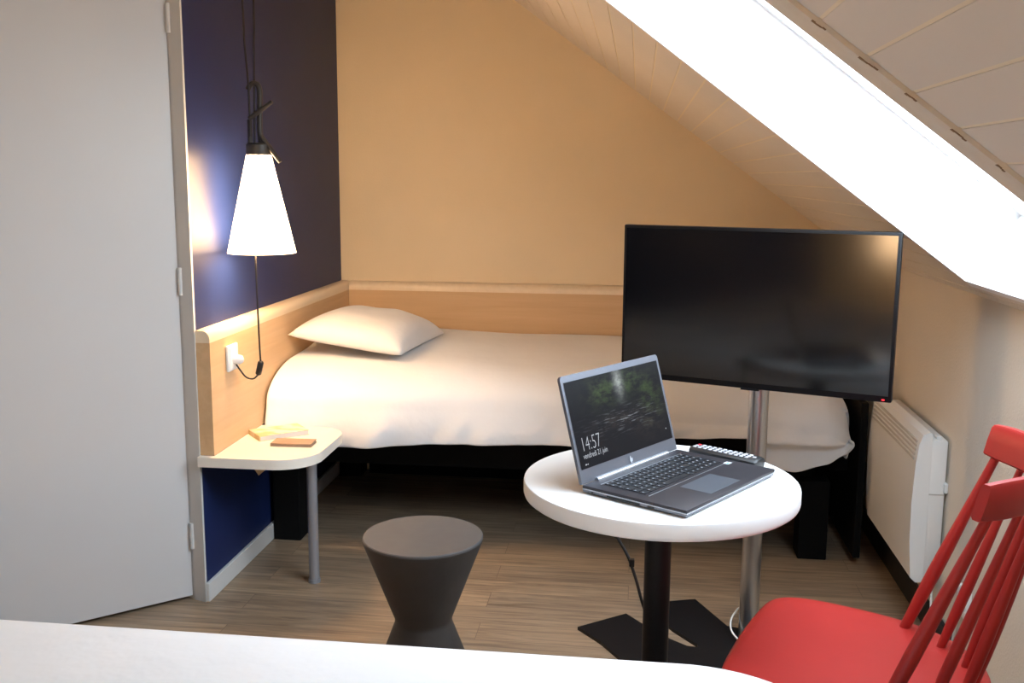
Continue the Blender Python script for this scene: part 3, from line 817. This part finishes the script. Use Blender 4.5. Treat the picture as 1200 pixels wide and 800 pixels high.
# ------------------------------------------------------------------ television on a floor stand
A, B = Vector((-.038, 2.90, 0)), Vector((.657, 2.64, 0))
tvx = (B - A).normalized(); TW = (B - A).length
tv = thing('television', 'black flat screen television on the steel pole in front of the bed', 'television', A + Vector((0, 0, .772)))
tv.rotation_euler = (0, 0, atan2(tvx.y, tvx.x))    # local x along the screen, -y toward the viewer
TH = .437
bm = new(); box(bm, (0, 0, 0), (TW, .024, TH), .004, 2); obj('frame', bm, M_['tvframe'], tv, True, world=False)
bm = new(); box(bm, (.009, -.0012, .017), (TW - .009, .002, TH - .009)); obj('screen', bm, M_['tvscreen'], tv, world=False)
bm = new(); box(bm, (.07, .0235, .03), (TW - .07, .052, TH - .10), .012, 3); obj('rear_housing', bm, M_['plastic'], tv, True, world=False)
bm = new(); box(bm, (TW / 2 - .08, .051, .06), (TW / 2 + .10, .064, .30), .003); obj('wall_bracket', bm, M_['black'], tv, world=False)
bm = new(); box(bm, (TW - .024, -.0018, .0055), (TW - .017, .001, .0085)); obj('power_light', bm, M_['led'], tv, world=False)
bm = new(); box(bm, (TW / 2 - .02, .0, -.004), (TW / 2 + .03, .02, .001), .001); obj('sensor_lip', bm, M_['tvframe'], tv, world=False)

PC = Vector((.350, 2.862, 0)); PC = Vector((.352, 2.865, 0))
sd = thing('television_stand', 'steel pole stand with black forked base plate holding the television', 'stand', PC)
bm = new(); lathe(bm, [(.0280, .012), (.0280, 1.10)], (PC.x, PC.y), 40); obj('pole', bm, M_['chrome'], sd, True)
bm = new(); lathe(bm, [(.0285, 1.10), (.0285, 1.106), (.02, 1.11)], (PC.x, PC.y), 40); obj('pole_cap', bm, M_['plastic'], sd, True)
bm = new()
prism(bm, [(-.148, 2.864), (-.005, 2.979), (.053, 2.902), (.128, 2.818), (.172, 2.782), (.205, 2.778), (.202, 2.795), (.134, 2.890), (.045, 3.062), (.213, 3.119), (.298, 2.932), (.372, 2.905), (.43, 2.86), (.46, 2.70), (.36, 2.50), (.14, 2.48), (.03, 2.60), (-.075, 2.775)], 0, .010)
obj('base_plate', bm, M_['black'], sd)

# ------------------------------------------------------------------ cables
bm = new()
tube(bm, spline([(-.036, 2.256, .7435), (-.044, 2.278, .741), at_y(716.5, 614, 2.288), at_y(725, 632, 2.284), at_y(736, 652, 2.27), at_y(745, 678, 2.25), at_y(751, 700, 2.24), at_y(757, 720, 2.24), at_y(764, 745, 2.25), (.07, 2.30, .10), (.10, 2.36, .014), (.16, 2.45, .0045), (.28, 2.43, .0045), (.5, 2.40, .0045)], 8), .0036, 8)
tube(bm, [(-.036, 2.256, .7435), (-.030, 2.236, .7436), (-.015, 2.215, .748)], .0034, 8)
o = obj('power_cable', bm, M_['cordb'], None, True, angle=60, loc=(.28, 2.43, 0)); tag(o, 'black power cable hanging from the round table down behind its column', 'cable')
bm = new(); p = at_y(740.5, 659, 2.256); box(bm, (p.x - .006, p.y - .006, p.z - .009), (p.x + .006, p.y + .006, p.z + .009), .002); obj('cable_clip', bm, M_['cordb'], o, loc=None)
bm = new()
tube(bm, spline([(.372, 2.93, .03), at_y(869, 712, 2.905), at_y(861, 718, 2.90), at_y(856.5, 727, 2.88), at_y(857, 738, 2.85), at_y(864, 748, 2.82), at_z(875, 757, .016), (.40, 2.80, .0145)], 8), .0028, 8)
o = obj('white_cable', bm, M_['cordw'], None, True, angle=60); tag(o, 'thin white cable looped on the floor beside the steel pole', 'cable')

# ------------------------------------------------------------------ electric heater on the knee wall
hy0, hy1 = 2.945, 3.50
ht = thing('wall_heater', 'white electric panel heater on the wall behind the red chair', 'heater', (XR, (hy0 + hy1) / 2, .18))
bm = new(); box(bm, (.848, hy0, .185), (.899, hy1, .602), .006, 2); obj('back_box', bm, M_['heater'], ht, True)
prof = [(.852, .178), (.832, .176), (.817, .19), (.808, .30), (.806, .42), (.810, .53), (.816, .590), (.826, .618), (.845, .627), (.852, .620)]
bm = new(); rings = [[bm.verts.new((x, y, z)) for x, z in prof] for y in (hy0 - .008, hy1 + .008)]
n = len(prof)
for i in range(n): bm.faces.new((rings[0][i], rings[0][(i + 1) % n], rings[1][(i + 1) % n], rings[1][i]))
bm.faces.new(rings[0][::-1]); bm.faces.new(rings[1])
obj('front_panel', bm, M_['heater'], ht, True, angle=30)
for i in range(5):
    bm = new()
    z = .540 + i * .013; x = interp(z, [(.53, .810), (.59, .816), (.602, .8195)])
    box(bm, (x - .0026, hy0 + .012, z), (x + .004, hy1 - .012, z + .0065), .0015); obj('grille_slat', bm, M_['heaterg'], ht)
bm = new(); box(bm, (.868, hy0 + .01, .600), (.884, hy0 + .05, .612), .003); obj('control_knob', bm, M_['heater'], ht, True)
bm = new(); box(bm, (.893, hy0 - .012, .448), (.9035, hy0 + .02, .478), .003); obj('wall_bracket', bm, M_['heater'], ht)
bm = new(); box(bm, (.852, hy0 - .0012, .440), (.899, hy0 + .01, .444)); obj('side_seam', bm, M_['heaterg'], ht)
bm = new()
tube(bm, spline([(.885, 2.97, .186), (.886, 2.955, .12), (.872, 2.93, .06), (.80, 2.90, .008), (.83, 2.82, .005), (.878, 2.76, .035), (.887, 2.72, .16), (.895, 2.70, .20)], 8), .0035, 8)
o = obj('heater_cable', bm, M_['cordw'], None, True, angle=60); tag(o, 'thin white cable running along the wall below the electric heater', 'cable')
bm = new(); box(bm, (.889, 2.665, .18), (.9035, 2.745, .26), .004, 2)
o = obj('cable_outlet', bm, M_['socket'], None, True); tag(o, 'small white cable outlet box low on the wall behind the red chair', 'outlet')

# ------------------------------------------------------------------ red chair
CM = (.607, 1.772)
ch = thing('spindle_chair', 'red painted wooden spindle back chair beside the round table', 'chair', (*CM, 0), atan2(-.342, .94))
def C_obj(name, bm, smooth=True, angle=40): return obj(name, bm, M_['red'], ch, smooth, world=False, angle=angle)
bm = new()
half = [(.038, 0), (.034, .055), (.012, .12), (-.04, .185), (-.10, .222), (-.18, .243), (-.27, .250), (-.335, .246), (-.380, .228), (-.402, .195), (-.410, .15), (-.416, .08), (-.418, 0)]
hs = [(p.x, p.y) for p in spline([(a, b, 0) for a, b in half], 4)]
out = hs + [(x, -y) for x, y in hs[-2:0:-1]]
N = len(out); cx, cy = -.19, 0
lev = []
def seat_z(x, y):
    return .452 + .006 * ((x + .19) / .22) ** 2 + .010 * (y / .25) ** 2 - .007
for s, dz, bot in ((0.02, 0, 0), (.3, 0, 0), (.55, 0, 0), (.75, 0, 0), (.9, 0, 0), (.965, -.001, 0), (.992, -.005, 0), (1.0, -.012, 0), (.99, -.024, 0), (.95, -.032, 0), (.6, -.034, 0), (.02, -.034, 0)):
    lev.append([bm.verts.new((cx + (x - cx) * s, cy + (y - cy) * s, seat_z(cx + (x - cx) * s, y * s) + dz)) for x, y in out])
for a, b in zip(lev, lev[1:]):
    for k in range(N): bm.faces.new((a[k], a[(k + 1) % N], b[(k + 1) % N], b[k]))
bm.faces.new(lev[0][::-1]); bm.faces.new(lev[-1])
C_obj('seat', bm, angle=60)
def crest_x(y): return .105 * (1 - (y / .217) ** 2)
bm = new(); rings = []
ny = 28
for i in range(ny + 1):
    y = -.217 + .434 * i / ny; x = crest_x(y)
    e = min(1, min(i, ny - i) / 1.5); h0, h1 = .819 + (1 - e) * .003, .884 - (1 - e) * .003
    tx = 1.0; sl = .136 * y / .217 / .217 * .217
    nx_, ny_ = 1 / sqrt(1 + (2 * .105 * y / .217 ** 2) ** 2), (2 * .105 * y / .217 ** 2) / sqrt(1 + (2 * .105 * y / .217 ** 2) ** 2)
    sec = []
    for dn, z in ((-.010, h0 + .004), (-.006, h0), (.006, h0), (.010, h0 + .004), (.011, (h0 + h1) / 2), (.009, h1 - .005), (.005, h1), (-.006, h1), (-.010, h1 - .005), (-.011, (h0 + h1) / 2)):
        lean = (z - .853) * .22
        sec.append(bm.verts.new((x + dn * nx_ + lean, y + dn * ny_, z)))
    rings.append(sec)
for a, b in zip(rings, rings[1:]):
    for k in range(10): bm.faces.new((a[k], a[(k + 1) % 10], b[(k + 1) % 10], b[k]))
bm.faces.new(rings[0][::-1]); bm.faces.new(rings[-1])
C_obj('crest_rail', bm)
for y0, x0, y1, k in ((.200, -.133, .200, 1.25), (.142, -.060, .143, 1), (.076, -.012, .075, 1), (0, .004, 0, 1), (-.076, -.012, -.075, 1), (-.142, -.060, -.143, 1), (-.200, -.133, -.200, 1.25)):
    bm = new()
    a = Vector((x0, y0, .440)); b = Vector((crest_x(y1) - .005, y1, .825))
    tube(bm, [a.lerp(b, t) for t in (0, .05, .2, .35, .5, .7, .85, 1)], [r * k for r in (.0078, .0082, .0100, .0105, .0098, .0082, .0070, .0062)], 14); C_obj('spindle', bm)
for (xa, ya, xb, yb_) in ((-.34, .165, -.40, .20), (-.34, -.165, -.40, -.20), (-.07, .145, .05, .185), (-.07, -.145, .05, -.185)):
    bm = new(); a = Vector((xb, yb_, 0)); b = Vector((xa, ya, .425))
    tube(bm, [a.lerp(b, t) for t in (0, .15, .45, .75, 1)], [.0115, .0135, .017, .0165, .013], 16); C_obj('leg', bm)
for s in (1, -1):
    bm = new(); a = Vector((-.377, .1865 * s, .165)); b = Vector((.0035, .1695 * s, .165)); tube(bm, [a, a.lerp(b, .5), b], [.007, .010, .007], 12); C_obj('stretcher', bm)
bm = new(); a = Vector((-.187, .178, .165)); b = Vector((-.187, -.178, .165)); tube(bm, [a, a.lerp(b, .5), b], [.007, .010, .007], 12); C_obj('stretcher', bm)

# ------------------------------------------------------------------ bed the picture is taken over
nbx0, nbx1, nby0, nby1 = -1.86, .335, -.55, 1.545
nbd = thing('double_bed', 'wide bed under a smooth white duvet nearest to the viewer', 'bed', ((nbx0 + nbx1) / 2, (nby0 + nby1) / 2, 0))
bm = new(); box(bm, (nbx0 + .06, nby0 + .02, .16), (nbx1 - .08, nby1 - .08, .30), .01); obj('bed_frame', bm, M_['blackbed'], nbd)
bm = new(); box(bm, (nbx0 + .05, nby0 + .01, .30), (nbx1 - .07, nby1 - .07, .535), .05, 4); obj('mattress', bm, M_['pillow'], nbd, True)
for xx in (nbx0 + .1, nbx1 - .2):
    for yy in (nby0 + .06, nby1 - .2):
        bm = new(); box(bm, (xx, yy, 0), (xx + .09, yy + .09, .165), .004); obj('leg', bm, M_['blackbed'], nbd)
def duvet_near():
    bm = new()
    # rounded-rectangle shells: top then drop
    def outline(g, r):
        return roundrect(nbx0 - g, nbx1 + g, nby0 - g, nby1 + g, [max(.02, r + g), max(.02, r + g), .05, .05], 14)
    lev = [(-.75, .10, .612), (-.55, .12, .612), (-.35, .14, .611), (-.2, .16, .609), (-.12, .18, .606), (-.07, .19, .598), (-.035, .20, .586), (-.012, .20, .570), (0, .20, .548), (.005, .20, .50), (.006, .20, .42), (.004, .20, .34), (.0, .20, .29)]
    base = outline(0, .24); n = len(base)
    c = Vector(((nbx0 + nbx1) / 2, (nby0 + nby1) / 2))
    rings = []
    for g, r, z in lev:
        ring = []
        for i, p in enumerate(base):
            q = Vector(p)
            # move inward toward the bed's spine
            t = Vector((min(max(q.x, nbx0 + .8), nbx1 - .8), min(max(q.y, nby0 + .8), nby1 - .8)))
            d = (q - t); L = d.length; d = d / L if L > 1e-6 else Vector((0, 0))
            w = q + d * g
            f = noise.noise(Vector((w.x * 2.2, w.y * 2.2, .5))) * .006
            k = 0 if z > .55 else (.548 - z) / .26
            f2 = noise.noise(Vector((p[0] * 6, p[1] * 6, 2))) * .016 * k
            ring.append(bm.verts.new((w.x + d.x * f2, w.y + d.y * f2, z + (f if z > .5 else 0))))
        rings.append(ring)
    for a, b in zip(rings, rings[1:]):
        for k in range(n): bm.faces.new((a[k], a[(k + 1) % n], b[(k + 1) % n], b[k]))
    bm.faces.new(rings[0])
    return bm
o = obj('duvet', duvet_near(), M_['duvet'], None, True, angle=80)
tag(o, 'smooth white duvet covering the wide bed nearest to the viewer', 'duvet')

# second lamp of the room, over the near bed (seen mirrored in the television)
make_lamp(-1.50, -1.50, 'lit cone pendant lamp hanging behind the wide near bed, mirrored in the television', False, -.27)
lamp_light('bulb_light', (-1.50, -1.50, .85), K_BULB2, .035)

# ------------------------------------------------------------------ daylight
w = bpy.data.worlds.new('sky'); S.world = w; w.use_nodes = True
n, l = w.node_tree.nodes, w.node_tree.links
bg = n['Background']; bg.inputs['Strength'].default_value = K_SKY
tc = n.new('ShaderNodeTexCoord'); sp = n.new('ShaderNodeSeparateXYZ'); l.new(tc.outputs['Generated'], sp.inputs[0])
mr = n.new('ShaderNodeMapRange'); mr.inputs['From Min'].default_value = -1; mr.inputs['From Max'].default_value = 1   # brighter toward the eaves and behind the viewer
mr.inputs['To Min'].default_value = .15; mr.inputs['To Max'].default_value = 1.35
dt = n.new('ShaderNodeVectorMath'); dt.operation = 'DOT_PRODUCT'; dt.inputs[1].default_value = (.62, -.78, 0); l.new(tc.outputs['Generated'], dt.inputs[0])
l.new(dt.outputs['Value'], mr.inputs['Value'])
ms = n.new('ShaderNodeMath'); ms.operation = 'MULTIPLY'; ms.inputs[1].default_value = K_SKY; l.new(mr.outputs[0], ms.inputs[0]); l.new(ms.outputs[0], bg.inputs['Strength'])
r = n.new('ShaderNodeValToRGB'); e = r.color_ramp.elements      # dimmer low in the sky, brighter and bluer overhead
e[0].position = 0; e[0].color = (.83 * K_HOR * 2.0, .94 * K_HOR * 2.0, 1.0 * K_HOR * 2.0, 1)
e[1].position = .75; e[1].color = (.77, .91, 1.06, 1)
l.new(sp.outputs[2], r.inputs['Fac']); l.new(r.outputs['Color'], bg.inputs['Color'])
pl = bpy.data.lights.new('skylight_portal', 'AREA'); pl.shape = 'RECTANGLE'; pl.size = 1.15; pl.size_y = 1.12; pl.cycles.is_portal = True
po = bpy.data.objects.new('skylight_portal', pl); COL.objects.link(po)
pc = on_slope((OX0 + OX1) / 2, (ynear(.33) + yfar(.33)) / 2, RD + .035)
zax = NRM; xax = Vector((1, 0, -.7217)).normalized(); yax = zax.cross(xax)
Mx = Matrix((xax, yax, zax)).transposed().to_4x4(); Mx.translation = pc; po.matrix_world = Mx
pl2 = bpy.data.lights.new('window_fill_portal', 'AREA'); pl2.shape = 'RECTANGLE'; pl2.size = W2[1] - W2[0]; pl2.size_y = W2[3] - W2[2]; pl2.cycles.is_portal = True
po2 = bpy.data.objects.new('window_fill_portal', pl2); COL.objects.link(po2)
po2.location = ((W2[0] + W2[1]) / 2, YF - .10, (W2[2] + W2[3]) / 2); po2.rotation_euler = (radians(90), 0, 0)

# ------------------------------------------------------------------ view
S.view_settings.view_transform = 'Standard'
S.view_settings.look = 'None'
S.view_settings.exposure = 0.0
S.view_settings.gamma = 1.0
S.view_settings.use_curve_mapping = False
S.render.film_transparent = False
try:
    S.cycles.use_denoising = True
    S.cycles.max_bounces = 10; S.cycles.diffuse_bounces = 6; S.cycles.transparent_max_bounces = 8
    S.cycles.sample_clamp_indirect = 6.0
except Exception: pass
